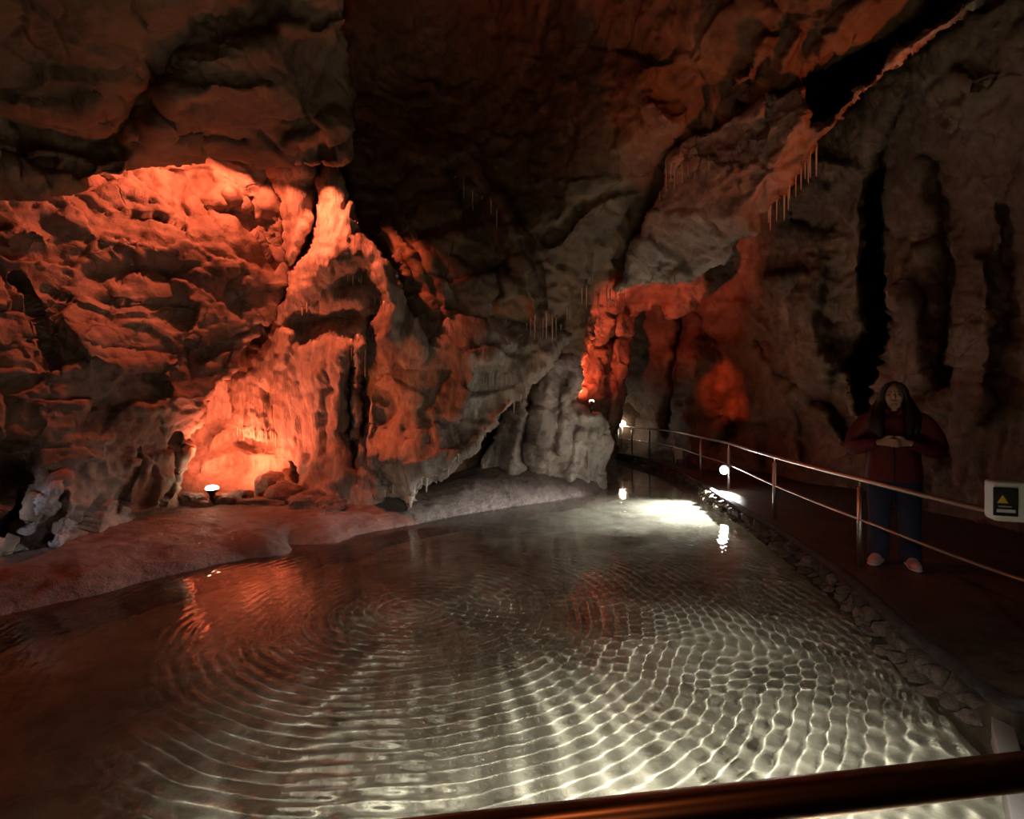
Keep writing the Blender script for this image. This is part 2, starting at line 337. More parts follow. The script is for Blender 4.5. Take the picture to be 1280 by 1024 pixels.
column = sheet('flowstone_column',
    [(336, 206), (352, 199), (372, 203), (386, 208), (392, 222), (398, 226), (405, 216), (413, 211), (422, 224), (434, 244), (441, 265), (452, 292), (478, 312), (494, 338), (503, 365), (512, 392), (530, 420), (540, 470), (520, 520), (490, 560), (470, 655), (380, 655), (376, 590), (347, 560), (346, 490), (322, 480), (318, 455), (335, 430), (345, 400), (352, 365), (362, 335), (352, 312), (357, 285), (350, 250)],
    [(412, 220, 7.25), (420, 300, 7.08), (440, 275, 7.12), (400, 330, 7.12), (470, 330, 7.12), (360, 230, 7.5), (370, 300, 7.45), (350, 380, 7.55), (430, 360, 7.2), (500, 380, 7.2), (480, 420, 7.25), (350, 450, 7.75), (400, 450, 7.5), (450, 480, 7.55), (360, 560, 7.8), (400, 600, 7.55), (450, 600, 7.65), (390, 650, 7.35), (520, 480, 7.6), (500, 620, 7.8)],
    M_FLOW, step=2.4, roll=.22, rollw=14, back=.6, seed=3, flute=.05, lump=.05, amp=(.06, .05, .02),
    strokes=[([(392, 232), (396, 262), (390, 292), (378, 318), (362, 345), (352, 372)], 5, -.55), ([(415, 240), (420, 290), (412, 330)], 18, .10), ([(372, 240), (375, 290)], 10, .12), ([(345, 212), (380, 212)], 10, .15),
             ([(378, 405), (410, 398), (440, 398)], 17, -.5), ([(430, 355), (455, 350), (468, 375)], 14, -.35), ([(462, 400), (456, 460), (452, 540)], 5, -.55), ([(440, 440), (438, 500), (436, 540)], 3.5, -.45), ([(470, 410), (468, 470)], 2.5, -.3),
             ([(425, 440), (420, 540), (424, 600)], 8, .14), ([(450, 430), (446, 520), (450, 600)], 4, .18), ([(475, 340), (490, 380), (485, 420)], 10, .18), ([(395, 470), (398, 560)], 12, .1), ([(360, 420), (352, 450)], 6, .2), ([(440, 555), (446, 600)], 6, -.4)])
tag(column, 'tall flowstone column with a bright pale crest beside the alcove', 'flowstone')

curtain = sheet('flowstone_curtain', [(286, 474), (312, 462), (332, 452), (348, 480), (349, 548), (336, 549), (318, 544), (303, 540), (295, 526), (293, 505)],
    [(290, 480, 8.1), (330, 480, 7.95), (345, 500, 7.95), (320, 540, 7.95), (345, 545, 7.95), (298, 530, 8.05)],
    M_FLOW, step=1.6, roll=.15, rollw=7, back=.3, seed=4, flute=.09, amp=(.02, .02, .02), wob=1.5)
tag(curtain, 'small fluted flowstone curtain hanging inside the lit alcove', 'flowstone')

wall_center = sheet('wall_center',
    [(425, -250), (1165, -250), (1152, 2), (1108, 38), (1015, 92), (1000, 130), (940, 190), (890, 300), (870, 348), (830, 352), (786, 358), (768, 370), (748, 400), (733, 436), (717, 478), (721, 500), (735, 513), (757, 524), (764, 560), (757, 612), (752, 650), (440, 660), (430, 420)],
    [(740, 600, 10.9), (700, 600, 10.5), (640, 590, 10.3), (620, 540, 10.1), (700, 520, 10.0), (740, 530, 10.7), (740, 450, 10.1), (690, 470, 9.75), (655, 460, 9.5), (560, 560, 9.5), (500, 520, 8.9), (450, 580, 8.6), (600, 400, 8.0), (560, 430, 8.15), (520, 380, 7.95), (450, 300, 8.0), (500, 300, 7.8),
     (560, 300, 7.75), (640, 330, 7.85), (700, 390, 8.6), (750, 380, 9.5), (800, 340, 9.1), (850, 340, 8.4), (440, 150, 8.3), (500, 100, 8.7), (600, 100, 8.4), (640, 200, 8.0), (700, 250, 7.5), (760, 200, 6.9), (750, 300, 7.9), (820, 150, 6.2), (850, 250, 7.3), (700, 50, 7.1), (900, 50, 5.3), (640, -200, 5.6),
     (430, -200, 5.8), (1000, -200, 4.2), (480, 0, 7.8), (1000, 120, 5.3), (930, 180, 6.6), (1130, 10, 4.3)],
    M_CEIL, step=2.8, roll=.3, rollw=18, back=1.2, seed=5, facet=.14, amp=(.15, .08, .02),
    strokes=[([(485, 275), (520, 330), (545, 400), (548, 470)], 8, .18), ([(505, 270), (545, 340), (565, 410)], 6, .12), ([(470, 280), (500, 330), (522, 400)], 6, .14), ([(590, 190), (630, 270), (660, 350), (672, 410)], 9, .22), ([(640, 260), (668, 330), (678, 400)], 6, -.2), ([(560, 215), (600, 280), (630, 330)], 10, -.2),
             ([(545, 402), (580, 408), (640, 405)], 3.5, -.16), ([(560, 320), (600, 325), (640, 320)], 4, -.12), ([(565, 290), (600, 285), (640, 290)], 10, .12), ([(622, 330), (618, 400)], 5, -.14), ([(700, 395), (660, 450), (625, 545)], 8, -.35), ([(618, 545), (612, 600)], 14, -.6), ([(652, 500), (645, 560), (640, 590)], 8, .18),
             ([(690, 440), (676, 500), (672, 560)], 9, .2), ([(712, 480), (700, 560)], 8, .15), ([(655, 540), (650, 575)], 5, -.2), ([(740, 540), (735, 600)], 6, .12), ([(725, 540), (715, 600)], 5, .1), ([(815, 80), (800, 110), (840, 150)], 12, .2), ([(860, 190), (830, 220), (815, 280)], 8, -.2),
             ([(960, 50), (930, 100), (920, 130)], 8, .18), ([(1000, 40), (975, 90)], 6, .12), ([(1080, 0), (1020, 70)], 8, .12), ([(690, 300), (740, 250), (790, 235)], 6, -.14)])
tag(wall_center, 'huge overhanging rock mass in the middle above the pool', 'cave wall', kind='structure')

shelf = sheet('hanging_rock_shelf',
    [(440, 352), (520, 352), (600, 362), (700, 392), (716, 420), (690, 452), (655, 498), (628, 525), (604, 545), (596, 566), (572, 576), (548, 598), (530, 602), (518, 628), (510, 636), (500, 622), (486, 612), (470, 624), (462, 600), (455, 560), (462, 500), (445, 440)],
    [(460, 420, 7.6), (520, 410, 7.65), (600, 420, 7.9), (700, 425, 8.85), (480, 500, 7.45), (560, 480, 7.6), (620, 490, 8.0), (660, 460, 8.35), (470, 560, 7.45), (520, 560, 7.3), (560, 560, 7.55), (510, 630, 7.25), (475, 610, 7.4), (600, 540, 8.0), (500, 352, 8.5), (600, 362, 8.6), (700, 392, 9.2), (440, 360, 8.4)],
    M_FLOW, step=2.4, roll=.3, rollw=18, back=.9, seed=6, facet=.10, amp=(.09, .06, .02),
    strokes=[([(640, 505), (600, 545), (560, 580)], 6, .16), ([(480, 495), (488, 510), (478, 520)], 8, -.25), ([(505, 540), (512, 550)], 7, -.15), ([(470, 590), (482, 605)], 6, -.25), ([(465, 500), (462, 560), (470, 600)], 5, .15), ([(545, 430), (600, 450), (640, 430)], 9, .1), ([(560, 470), (530, 520), (540, 560)], 8, -.12), ([(590, 470), (570, 520)], 7, .12)])
tag(shelf, 'pointed rock shelf hanging low over the mud bank', 'rock shelf')

ceiling_right = sheet('ceiling_right',
    [(765, 366), (790, 357), (840, 350), (885, 343), (905, 330), (935, 296), (965, 262), (1000, 218), (1024, 178), (1066, 127), (1112, 88), (1167, 47), (1238, -8), (1340, -90), (1290, -90), (1213, -4), (1130, 58), (1064, 116), (1036, 152), (1013, 156), (1008, 106), (960, 125), (905, 150), (868, 172), (840, 192), (828, 232), (808, 272), (788, 312)],
    [(770, 360, 8.7), (840, 345, 7.7), (935, 290, 6.3), (1020, 175, 5.1), (1000, 130, 5.0), (900, 160, 5.9), (830, 230, 6.8), (870, 280, 6.7), (950, 200, 5.5), (880, 330, 7.2), (1030, 160, 4.95), (1130, 65, 4.3), (1230, 0, 3.6), (1330, -85, 3.0), (800, 300, 7.5)],
    M_LIME, step=2.2, roll=.16, rollw=10, back=.7, seed=7, facet=.09, amp=(.07, .05, .025), lump=.04,
    strokes=[([(1000, 150), (960, 220), (920, 270)], 12, .1), ([(985, 120), (940, 160), (880, 180)], 8, -.1)])
tag(ceiling_right, 'orange edged diagonal roof slab with thin stalactites at upper right', 'cave ceiling', kind='structure')

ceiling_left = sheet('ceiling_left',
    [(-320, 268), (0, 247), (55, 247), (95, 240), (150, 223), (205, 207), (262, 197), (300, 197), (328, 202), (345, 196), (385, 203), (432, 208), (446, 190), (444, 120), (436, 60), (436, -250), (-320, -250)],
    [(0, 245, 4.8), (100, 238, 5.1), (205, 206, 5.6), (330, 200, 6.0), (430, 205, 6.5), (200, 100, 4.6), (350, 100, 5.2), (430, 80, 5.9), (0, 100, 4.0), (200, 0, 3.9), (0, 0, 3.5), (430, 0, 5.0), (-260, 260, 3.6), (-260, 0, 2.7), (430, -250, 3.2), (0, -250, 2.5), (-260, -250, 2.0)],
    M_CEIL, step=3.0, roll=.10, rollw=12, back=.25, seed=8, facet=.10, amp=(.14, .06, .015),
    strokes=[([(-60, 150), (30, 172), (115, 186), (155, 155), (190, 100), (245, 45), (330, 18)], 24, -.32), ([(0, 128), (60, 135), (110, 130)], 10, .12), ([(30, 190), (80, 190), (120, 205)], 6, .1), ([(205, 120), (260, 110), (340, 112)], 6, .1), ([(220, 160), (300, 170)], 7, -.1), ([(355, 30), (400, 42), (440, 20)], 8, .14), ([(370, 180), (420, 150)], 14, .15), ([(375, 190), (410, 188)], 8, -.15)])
tag(ceiling_left, 'dark smooth cave ceiling sweeping over the left wall', 'cave ceiling', kind='structure')

pier = sheet('rock_pier',
    [(596, 640), (602, 590), (616, 545), (640, 500), (668, 462), (690, 440), (712, 446), (724, 470), (722, 500), (736, 514), (758, 525), (766, 560), (759, 612), (752, 650)],
    [(740, 600, 10.1), (700, 600, 9.7), (640, 600, 9.5), (625, 555, 9.4), (700, 520, 9.35), (745, 535, 9.95), (690, 455, 9.35), (655, 500, 9.15), (760, 580, 10.3)],
    M_PIER, step=2.0, roll=.3, rollw=12, back=.8, seed=15, facet=.07, flute=.05, amp=(.10, .06, .02),
    strokes=[([(652, 500), (645, 560), (640, 590)], 8, .2), ([(668, 470), (660, 530), (655, 590)], 4, -.22), ([(690, 450), (680, 510), (676, 565)], 9, .2), ([(712, 480), (700, 560)], 7, .15), ([(657, 545), (652, 578)], 5, -.25), ([(740, 545), (735, 605)], 6, .12), ([(722, 540), (712, 605)], 5, .12), ([(728, 520), (745, 522)], 6, .2), ([(625, 555), (618, 600)], 9, -.3), ([(600, 605), (660, 596), (740, 600)], 5, .1)])
tag(pier, 'grey fluted rock pier at the far end of the pool below the arch', 'rock pier')

ceiling_recess = sheet('ceiling_recess', [(880, 260), (900, 0), (1050, -120), (1290, -280), (1470, -220), (1290, 60), (1130, 200), (1010, 260)],
    [(880, 250, 9.5), (1050, -120, 8.5), (1290, -280, 7.5), (1450, -200, 7.5), (1280, 50, 9), (1120, 190, 10), (1060, 80, 10.5)], M_BACK, step=5, roll=0, back=.3, seed=16, amp=(.15, .08, .02))
tag(ceiling_recess, 'black crevice rock above the orange edged roof slab', 'cave ceiling', kind='structure')

wall_passage = sheet('wall_passage',
    [(690, 570), (690, 420), (738, 362), (800, 330), (890, 330), (888, 365), (865, 384), (840, 402), (828, 380), (800, 388), (790, 420), (783, 470), (778, 520), (774, 570)],
    [(700, 480, 10.3), (730, 440, 10.9), (760, 480, 12), (780, 500, 13), (785, 400, 12.3), (760, 390, 11), (830, 360, 10.9), (870, 360, 10.6), (835, 395, 11.4), (720, 540, 10.5), (770, 550, 13)],
    M_BACK, step=2.2, roll=.2, rollw=8, back=.8, seed=9, facet=.12, amp=(.12, .08, .03),
    strokes=[([(768, 400), (764, 460), (756, 530)], 4, -.5), ([(790, 385), (815, 372), (828, 380)], 8, -.3)])
tag(wall_passage, 'red lit left side of the passage under the low arch', 'cave wall', kind='structure')

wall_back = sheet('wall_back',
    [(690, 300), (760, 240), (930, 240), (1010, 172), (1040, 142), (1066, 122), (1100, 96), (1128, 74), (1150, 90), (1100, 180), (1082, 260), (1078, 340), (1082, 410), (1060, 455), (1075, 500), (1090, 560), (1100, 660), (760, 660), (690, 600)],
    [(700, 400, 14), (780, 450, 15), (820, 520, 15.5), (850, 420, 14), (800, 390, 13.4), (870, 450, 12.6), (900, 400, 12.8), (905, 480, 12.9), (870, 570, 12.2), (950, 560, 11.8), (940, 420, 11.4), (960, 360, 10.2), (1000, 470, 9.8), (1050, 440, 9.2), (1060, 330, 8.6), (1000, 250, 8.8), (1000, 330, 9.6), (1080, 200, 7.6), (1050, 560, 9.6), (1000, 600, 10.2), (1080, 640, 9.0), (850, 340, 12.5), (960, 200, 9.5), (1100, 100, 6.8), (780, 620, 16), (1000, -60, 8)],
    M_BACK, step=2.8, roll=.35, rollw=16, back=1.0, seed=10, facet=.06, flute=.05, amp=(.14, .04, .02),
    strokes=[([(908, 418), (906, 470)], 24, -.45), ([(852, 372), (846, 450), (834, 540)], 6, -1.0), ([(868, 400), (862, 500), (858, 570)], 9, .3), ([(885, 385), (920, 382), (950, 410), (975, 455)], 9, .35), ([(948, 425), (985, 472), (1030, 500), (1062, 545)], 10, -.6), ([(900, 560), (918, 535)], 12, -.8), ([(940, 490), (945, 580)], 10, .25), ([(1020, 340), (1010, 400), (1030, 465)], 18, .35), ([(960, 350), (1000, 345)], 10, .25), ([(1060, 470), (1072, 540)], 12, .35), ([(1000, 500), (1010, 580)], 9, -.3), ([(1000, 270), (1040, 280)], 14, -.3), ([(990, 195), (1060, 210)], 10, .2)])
tag(wall_back, 'brown back wall with a tall red lit niche behind the railing', 'cave wall', kind='structure')

wall_right = sheet('wall_right',
    [(1330, -92), (1420, -250), (1650, -250), (1650, 800), (1300, 740), (1180, 690), (1085, 670), (1088, 560), (1098, 470), (1114, 400), (1112, 250), (1104, 110), (1130, 68), (1167, 44), (1228, -4)],
    [(1100, 500, 8.2), (1100, 300, 8), (1200, 500, 7.0), (1280, 500, 6.2), (1280, 300, 5.8), (1200, 200, 6.4), (1280, 100, 4.9), (1150, 100, 6.2), (1600, 500, 4), (1600, 0, 3.2), (1100, 0, 5.8), (1280, 650, 6.0), (1130, 640, 7.6), (1600, 700, 3.9)],
    M_BACK, step=3.4, roll=.5, rollw=26, back=1.0, seed=11, facet=.08, flute=.06, amp=(.18, .06, .02),
    strokes=[([(1225, 330), (1232, 420), (1225, 520)], 12, .25), ([(1170, 200), (1190, 330), (1180, 480)], 14, -.3), ([(1140, 380), (1150, 470)], 14, .2), ([(1200, 90), (1230, 110)], 10, .15), ([(1260, 260), (1265, 420)], 10, -.2)])
tag(wall_right, 'dark rock wall behind the standing visitor', 'cave wall', kind='structure')

wall_far = sheet('wall_far', [(560, 120), (1330, -260), (1330, 640), (560, 640)], [(560, 120, 15), (1330, -260, 11), (1330, 640, 12), (560, 640, 17), (900, 300, 16)], M_BACK, step=8, roll=0, back=.3, seed=12, amp=(.3, .15, .03))
tag(wall_far, 'dark rock at the end of the cleft behind the right walls', 'cave wall', kind='structure')

# ------------------------------------------------------------------ pool bed, banks, path
SHORE_PX = [(-330, 868), (-150, 814), (0, 770), (120, 745), (200, 722), (300, 700), (356, 693), (366, 682), (395, 681), (425, 679), (450, 668), (520, 655), (590, 642), (660, 631), (735, 619), (757, 606), (764, 585)]
SHORE = np.array([Pz(a, b, 0)[:2] for a, b in SHORE_PX])
SHORE = np.vstack([SHORE, [[2.6, 15.5], [2.7, 17.5]]])
sh = catmull(SHORE, 6)
def shore_z(x, y, H=None):
    """height of the ground from the signed distance to the shore line (positive on the wall side)"""
    d = segdist(sh, x, y); poly = np.vstack([sh, [[-14, 17.5], [-14, 3]]]); s = np.where(inside(poly, x, y), d, -d)
    q = np.stack([x, y, 0*x], -1); s = s+.10*fbm(q, .7, 3, 201)+.03*fbm(q, .15, 2, 202)
    hc = np.interp(x, [-5, -3.5, -2.6, -1.6, -.6, .8, 1.6, 2.5], [.22, .22, .26, .22, .46, .50, .40, .4])
    wc = np.interp(x, [-5, -3.5, -2.6, -1.6, -.6, .8, 1.6, 2.5], [.55, .75, .8, .8, .7, .7, .5, .5])
    t = np.clip(s/wc, -1, 2.2)
    up = hc*(1-np.exp(-2.2*np.clip(t, 0, 3)))+.03*np.clip(t, 0, 3)
    z = np.where(s > 0, up, np.maximum(-.40, s*.75))
    return z+(.06*fbm(q, .6, 3, 203)+.035*fbm(q, .2, 3, 204))*np.clip(s*4+.5, 0.05, 1), s
gx = np.arange(-6.2, 3.0, .03); gy = np.arange(3.0, 12.5, .03); X, Y = np.meshgrid(gx, gy)
Z, S = shore_z(X.ravel(), Y.ravel()); S = S.reshape(X.shape)
idx = np.arange(X.size).reshape(X.shape); q = np.stack([idx[:-1, :-1], idx[:-1, 1:], idx[1:, 1:], idx[1:, :-1]], -1)
q = q[(S[:-1, :-1] > -.52) & (S[:-1, :-1] < 2.6)]; u, iv = np.unique(q, return_inverse=True)
bank = mesh_np('clay_bank', np.stack([X.ravel(), Y.ravel(), Z], -1)[u], iv.reshape(-1, 4), M_BANK)
tag(bank, 'damp pinkish clay bank along the far shore of the pool', 'bank', kind='structure')

POOL_Z = -.34
M_BED = rock_mat('pool_sediment', (.20, .186, .15), (.31, .29, .24), (.40, .375, .32), .8, .8, .35, .0, stain=(.36, .335, .28), spec=.1)
gx = np.arange(-7, 4.4, .08); gy = np.arange(0, 18, .08); X, Y = np.meshgrid(gx, gy); qq = np.stack([X.ravel(), Y.ravel(), 0*X.ravel()], -1)
idx = np.arange(X.size).reshape(X.shape); q = np.stack([idx[:-1, :-1], idx[:-1, 1:], idx[1:, 1:], idx[1:, :-1]], -1).reshape(-1, 4)
floor = mesh_np('floor', np.stack([X.ravel(), Y.ravel(), POOL_Z+.05*fbm(qq, 1.2, 3, 301)], -1), q, M_BED)
floor.cycles.is_caustics_receiver = True; bank.cycles.is_caustics_receiver = True
tag(floor, 'olive grey sediment floor seen through the clear pool', 'pool floor', kind='structure')

# water with real ripples
wy0 = [1.0]
while wy0[-1] < 17.5: wy0.append(wy0[-1]*1.0037)
wy0 = np.array(wy0); uu = np.linspace(-1, 1, 840); X = np.where(uu[None] < 0, uu[None]*(.35+1.16*wy0[:, None]), uu[None]*np.minimum(.35+1.08*wy0[:, None], 4.1)); Y = np.repeat(wy0[:, None], 840, 1)
x = X.ravel(); y = Y.ravel(); qq = np.stack([x, y, 0*x], -1)
wob = .16*fbm(qq, 1.0, 2, 401); wob2 = .16*fbm(qq, .8, 2, 402)
def ring(cx, cy, lam, a, fade, w=wob, ph=0.):
    r = np.hypot(x-cx, y-cy)+w; return a*np.sin(2*np.pi*r/lam+ph)*np.clip(r/.5, 0, 1)/np.sqrt(1+r/fade)
far = 1/(1+(y/5.5)**3)
Z = ring(-.75, 4.3, .085, .0012, 4) + ring(.25, 5.6, .092, .0006, 4, wob2) + ring(4.6, 2.6, .10, .0007, 4, wob2)*np.clip(.3+x*.35, 0, 1) + ring(-.9, .3, .115, .0004, 3, wob)
Z += .0006*fbm(qq, .12, 2, 403)
Z *= (.6+.8*np.clip(.5+1.6*fbm(qq, 1.3, 2, 405), 0, 1))*(.35+.65*far)
Z += .003*fbm(qq, 1.4, 2, 404)+.0014*fbm(qq, .35, 2, 406)
M_WATER = bpy.data.materials.new('clear_water'); M_WATER.use_nodes = True; nt = M_WATER.node_tree; nt.nodes.clear()
mo = nt.nodes.new('ShaderNodeOutputMaterial'); gl = nt.nodes.new('ShaderNodeBsdfGlass'); gl.inputs['IOR'].default_value = 1.333; gl.inputs['Roughness'].default_value = 0; gl.inputs['Color'].default_value = (.98, 1, .97, 1)
nt.links.new(gl.outputs[0], mo.inputs[0])
idx = np.arange(X.size).reshape(X.shape); q = np.stack([idx[:-1, :-1], idx[:-1, 1:], idx[1:, 1:], idx[1:, :-1]], -1).reshape(-1, 4)
water = mesh_np('water', np.stack([x, y, Z], -1), q, M_WATER); water.cycles.is_caustics_caster = True
tag(water, 'clear rippled water filling the cave pool', 'pool', kind='structure')

# path beside the pool
PATH_Z = .18
KERB_PX = [(762, 562.5), (776, 567), (811, 575), (842, 587), (872, 602), (903, 622), (933, 640), (963, 658), (1010, 689), (1058, 723), (1126, 785), (1197, 839), (1227, 862), (1252, 877), (1290, 886), (1420, 884)]
KERB = np.array([Pz(a, b, PATH_Z)[:2] for a, b in KERB_PX]); KERB = catmull(KERB, 8)
nk = len(KERB); tang = np.gradient(KERB, axis=0); tang /= np.linalg.norm(tang, axis=1)[:, None]; nrm = np.stack([-tang[:, 1], tang[:, 0]], -1)   # to the path side
if nrm[nk//2][0] < 0: nrm = -nrm
M_PATH = rock_mat('wet_concrete', (.055, .04, .03), (.085, .06, .045), (.12, .085, .06), 3, .42, .15, .0, spec=.4)
M_KERB = rock_mat('kerb_concrete', (.05, .045, .045), (.075, .068, .066), (.10, .09, .085), 4, .85, .5, .2, spec=.08)
M_STONE = rock_mat('kerb_stone', (.10, .07, .05), (.17, .125, .095), (.27, .21, .165), 7, .6, .9, .2)
offs = np.r_[0., .05, .12, .25, .5, .9, 1.4, 2.0, 2.8, 3.8, 5., 6.5]
V = []
for o_ in offs:
    for i in range(nk):
        p = KERB[i]; s = p+nrm[i]*o_ if o_ < .3 else np.array([p[0]+o_, p[1]+max(0, (p[1]-3))*.02*o_])
        V.append((s[0], s[1], PATH_Z))
V = np.array(V); V[:, 2] += .012*fbm(V, .6, 3, 501)
m_ = len(offs); i_ = np.arange(m_*nk).reshape(m_, nk); q = np.stack([i_[:-1, :-1], i_[:-1, 1:], i_[1:, 1:], i_[1:, :-1]], -1).reshape(-1, 4)
low = V[:nk].copy(); low[:, 2] = -.45; V = np.vstack([V, low]); j = len(V)-nk
q = np.vstack([q, np.stack([np.arange(nk-1), np.arange(1, nk), j+np.arange(1, nk), j+np.arange(nk-1)], -1)])
path = mesh_np('path', V, q, M_PATH, False); tag(path, 'dark wet visitor path curving along the pool', 'path', kind='structure')
# kerb lip: a rounded concrete strip on the path edge
kerb = empty('kerb', (KERB[nk//2][0], KERB[nk//2][1], 0)); tag(kerb, 'concrete kerb with a row of rough stones along the pool edge', 'kerb', kind='structure')
tube('kerb_strip', [(p[0]+n[0]*.02, p[1]+n[1]*.02, PATH_Z+.0) for p, n in zip(KERB, nrm)], [(.05, .035)]*nk, M_KERB, kerb, 10)
rnd = random.Random(5)
def rock_mesh(name, size, mat, seed, sub=2, rough=.25):
    bm = bmesh.new(); bmesh.ops.create_icosphere(bm, subdivisions=sub, radius=1)
    v = np.array([t.co[:] for t in bm.verts]); f1, f2, tl = cells(v+seed*3.3, .9, seed); k = 1+rough*(tl+1.2*noise(v*1.3+seed*1.7, seed))
    v = np.sign(v)*np.abs(v)**.8*k[:, None]*np.array(size)
    for t, c in zip(bm.verts, v): t.co = c
    me = bpy.data.meshes.new(name); bm.to_mesh(me); bm.free(); me.materials.append(mat); return me
nt_ = M_STONE.node_tree; oi = nt_.nodes.new('ShaderNodeObjectInfo'); mr = nt_.nodes.new('ShaderNodeMapRange'); mr.inputs[3].default_value = .45; mr.inputs[4].default_value = 1.5; mu = nt_.nodes.new('ShaderNodeMix'); mu.data_type = 'RGBA'; mu.blend_type = 'MULTIPLY'; mu.inputs[0].default_value = 1
lk = nt_.nodes['Principled BSDF'].inputs['Base Color'].links[0].from_socket; nt_.links.new(oi.outputs['Random'], mr.inputs[0]); nt_.links.new(lk, mu.inputs[6]); nt_.links.new(mr.outputs[0], mu.inputs[7]); nt_.links.new(mu.outputs[2], nt_.nodes['Principled BSDF'].inputs['Base Color'])
stone_meshes = [rock_mesh('stone', (.5, .5, .5), M_STONE, k, 2, .45) for k in range(7)]
arc = np.r_[0, np.cumsum(np.linalg.norm(np.diff(KERB, axis=0), axis=1))]
s_ = 2.0; endk = np.searchsorted(KERB[:, 1][::-1], 2.85); s_end = arc[nk-1-endk]
while s_ < s_end:
    L_ = rnd.uniform(.10, .22); i = min(np.searchsorted(arc, s_+L_/2), nk-1); p = KERB[i]; n = nrm[i]; ang = math.atan2(tang[i][1], tang[i][0])
    for row in (0, 1):
        o = bpy.data.objects.new('stone', rnd.choice(stone_meshes)); COL.objects.link(o); o.parent = kerb; o.matrix_parent_inverse = Matrix.Translation(kerb.location).inverted()
        jut = rnd.uniform(.0, .04)+(.03 if row else 0)
        o.location = (p[0]-n[0]*jut, p[1]-n[1]*jut, .105-.11*row+rnd.uniform(-.02, .02)); o.rotation_euler = (rnd.uniform(-.3, .3), rnd.uniform(-.2, .2), ang+rnd.uniform(-.2, .2))
        o.scale = (L_*rnd.uniform(.72, .98), rnd.uniform(.09, .17), rnd.uniform(.07, .135))
    s_ += L_*.92

# ------------------------------------------------------------------ stalactites, each a part of the rock it hangs from
M_STRAW = plain('stalactite_calcite', (.62, .52, .42), .35, 0, .4, 40, .5, .2)
_cache = {}
def on_rock(o, px, py):
    if o.name not in _cache:
        n = len(o.data.vertices); co = np.empty(n*3, np.float32); o.data.vertices.foreach_get('co', co); co = co.reshape(-1, 3)
        _cache[o.name] = (co, np.stack([CX+co[:, 0]/co[:, 1]*F, CY-(co[:, 2]-CAMZ)/co[:, 1]*F], -1))
    co, pr = _cache[o.name]; r = ((pr-[px, py])**2).sum(1); near = np.where(r < max(r.min()+.01, 9))[0]
    return co[near[np.argmin(co[near, 1])]].astype(float)
rs = random.Random(11)
def straw(o, px, py, ln, wd=1.6):
    p = on_rock(o, px, py); d = p[1]; L_ = ln*d/F; r = wd*d/F*.5
    p = p+[0, .01, .03]
    tube('stalactite', [p, p-[0, 0, L_*.12+.03], p-[0, 0, L_*.55+.03], p-[0, 0, L_*.92+.03], p-[0, 0, L_+.035]], [r*1.9, r*1.15, r*.9, r*.6, r*.15], M_STRAW, o, 6)
for a in [(1021, 182, 38, 2.2), (1016, 188, 34), (1010, 200, 30, 2), (1003, 212, 26), (996, 222, 26), (988, 233, 18), (979, 246, 30, 2), (973, 250, 26), (966, 257, 30, 2), (960, 264, 16), (832, 208, 34), (838, 204, 22), (845, 206, 34), (851, 204, 26), (858, 203, 16), (826, 240, 22), (866, 198, 12), (925, 182, 26), (932, 180, 14), (884, 196, 16), (1006, 206, 20), (1013, 195, 22), (985, 238, 26), (842, 345, 14), (835, 348, 8)]:
    straw(ceiling_right, *a)
for a in [(741, 318, 68, 1.8), (735, 352, 36), (757, 360, 28), (764, 362, 24), (770, 366, 16), (749, 368, 24), (695, 396, 26), (689, 394, 36), (682, 392, 32), (676, 398, 24), (670, 396, 30), (664, 402, 20), (701, 405, 18), (658, 404, 12), (728, 362, 20), (711, 385, 18), (590, 236, 26), (602, 246, 24), (578, 226, 22), (612, 250, 18), (622, 262, 22), (568, 220, 16), (776, 352, 18), (783, 350, 22)]:
    straw(wall_center, *a)
for a in [(612, 470, 16, 1.8), (617, 469, 20, 2), (622, 467, 22, 2), (627, 470, 16, 1.8), (633, 471, 12), (606, 472, 12), (601, 474, 9), (645, 506, 14), (652, 496, 12), (660, 488, 10), (533, 600, 18, 3), (528, 603, 10, 2), (560, 586, 10, 2), (575, 572, 9), (588, 566, 10), (598, 552, 10), (610, 538, 9), (512, 622, 12, 5), (490, 608, 10, 2), (480, 612, 8, 2)]:
    straw(shelf, *a)
for a in [(440, 346, 12), (446, 348, 14), (451, 344, 12), (436, 344, 9), (370, 380, 10), (376, 383, 12), (382, 382, 10), (388, 384, 9), (394, 382, 8), (364, 378, 9), (468, 372, 18, 2), (474, 376, 26, 2), (480, 380, 22, 2), (484, 384, 14), (430, 420, 14, 2), (445, 420, 40, 3), (458, 420, 50, 3), (438, 425, 24, 2)]:
    straw(column, *a)
for k in range(17): straw(curtain, 297+k*3.0, 534+k*.6, 6+rs.random()*9, 1.5)

# ------------------------------------------------------------------ calcite crust at the far left
def crust(outline, label):
    o_ = np.array(outline, float); c = o_.mean(0); ctrl = []
    for p in list(o_)+[c]:
        q_ = on_rock(wall_left, p[0], p[1]); ctrl.append((p[0], p[1], q_[1]-.05))
    ob = sheet('calcite_crust', outline, ctrl, M_CRUST, step=1.6, roll=.10, rollw=4, back=.15, seed=21, amp=(.01, .03, .03), lump=.12, wob=4)
    return tag(ob, label, 'calcite crust')
crust([(64, 602), (84, 590), (80, 612), (70, 640), (58, 668), (42, 694), (26, 714), (-20, 730), (0, 696), (28, 664), (48, 634)], 'broad glittering white calcite crust at the left edge')
crust([(82, 618), (92, 628), (87, 655), (76, 685), (60, 706), (44, 714), (60, 692), (73, 662)], 'narrow curved white calcite crust next to the broad one')

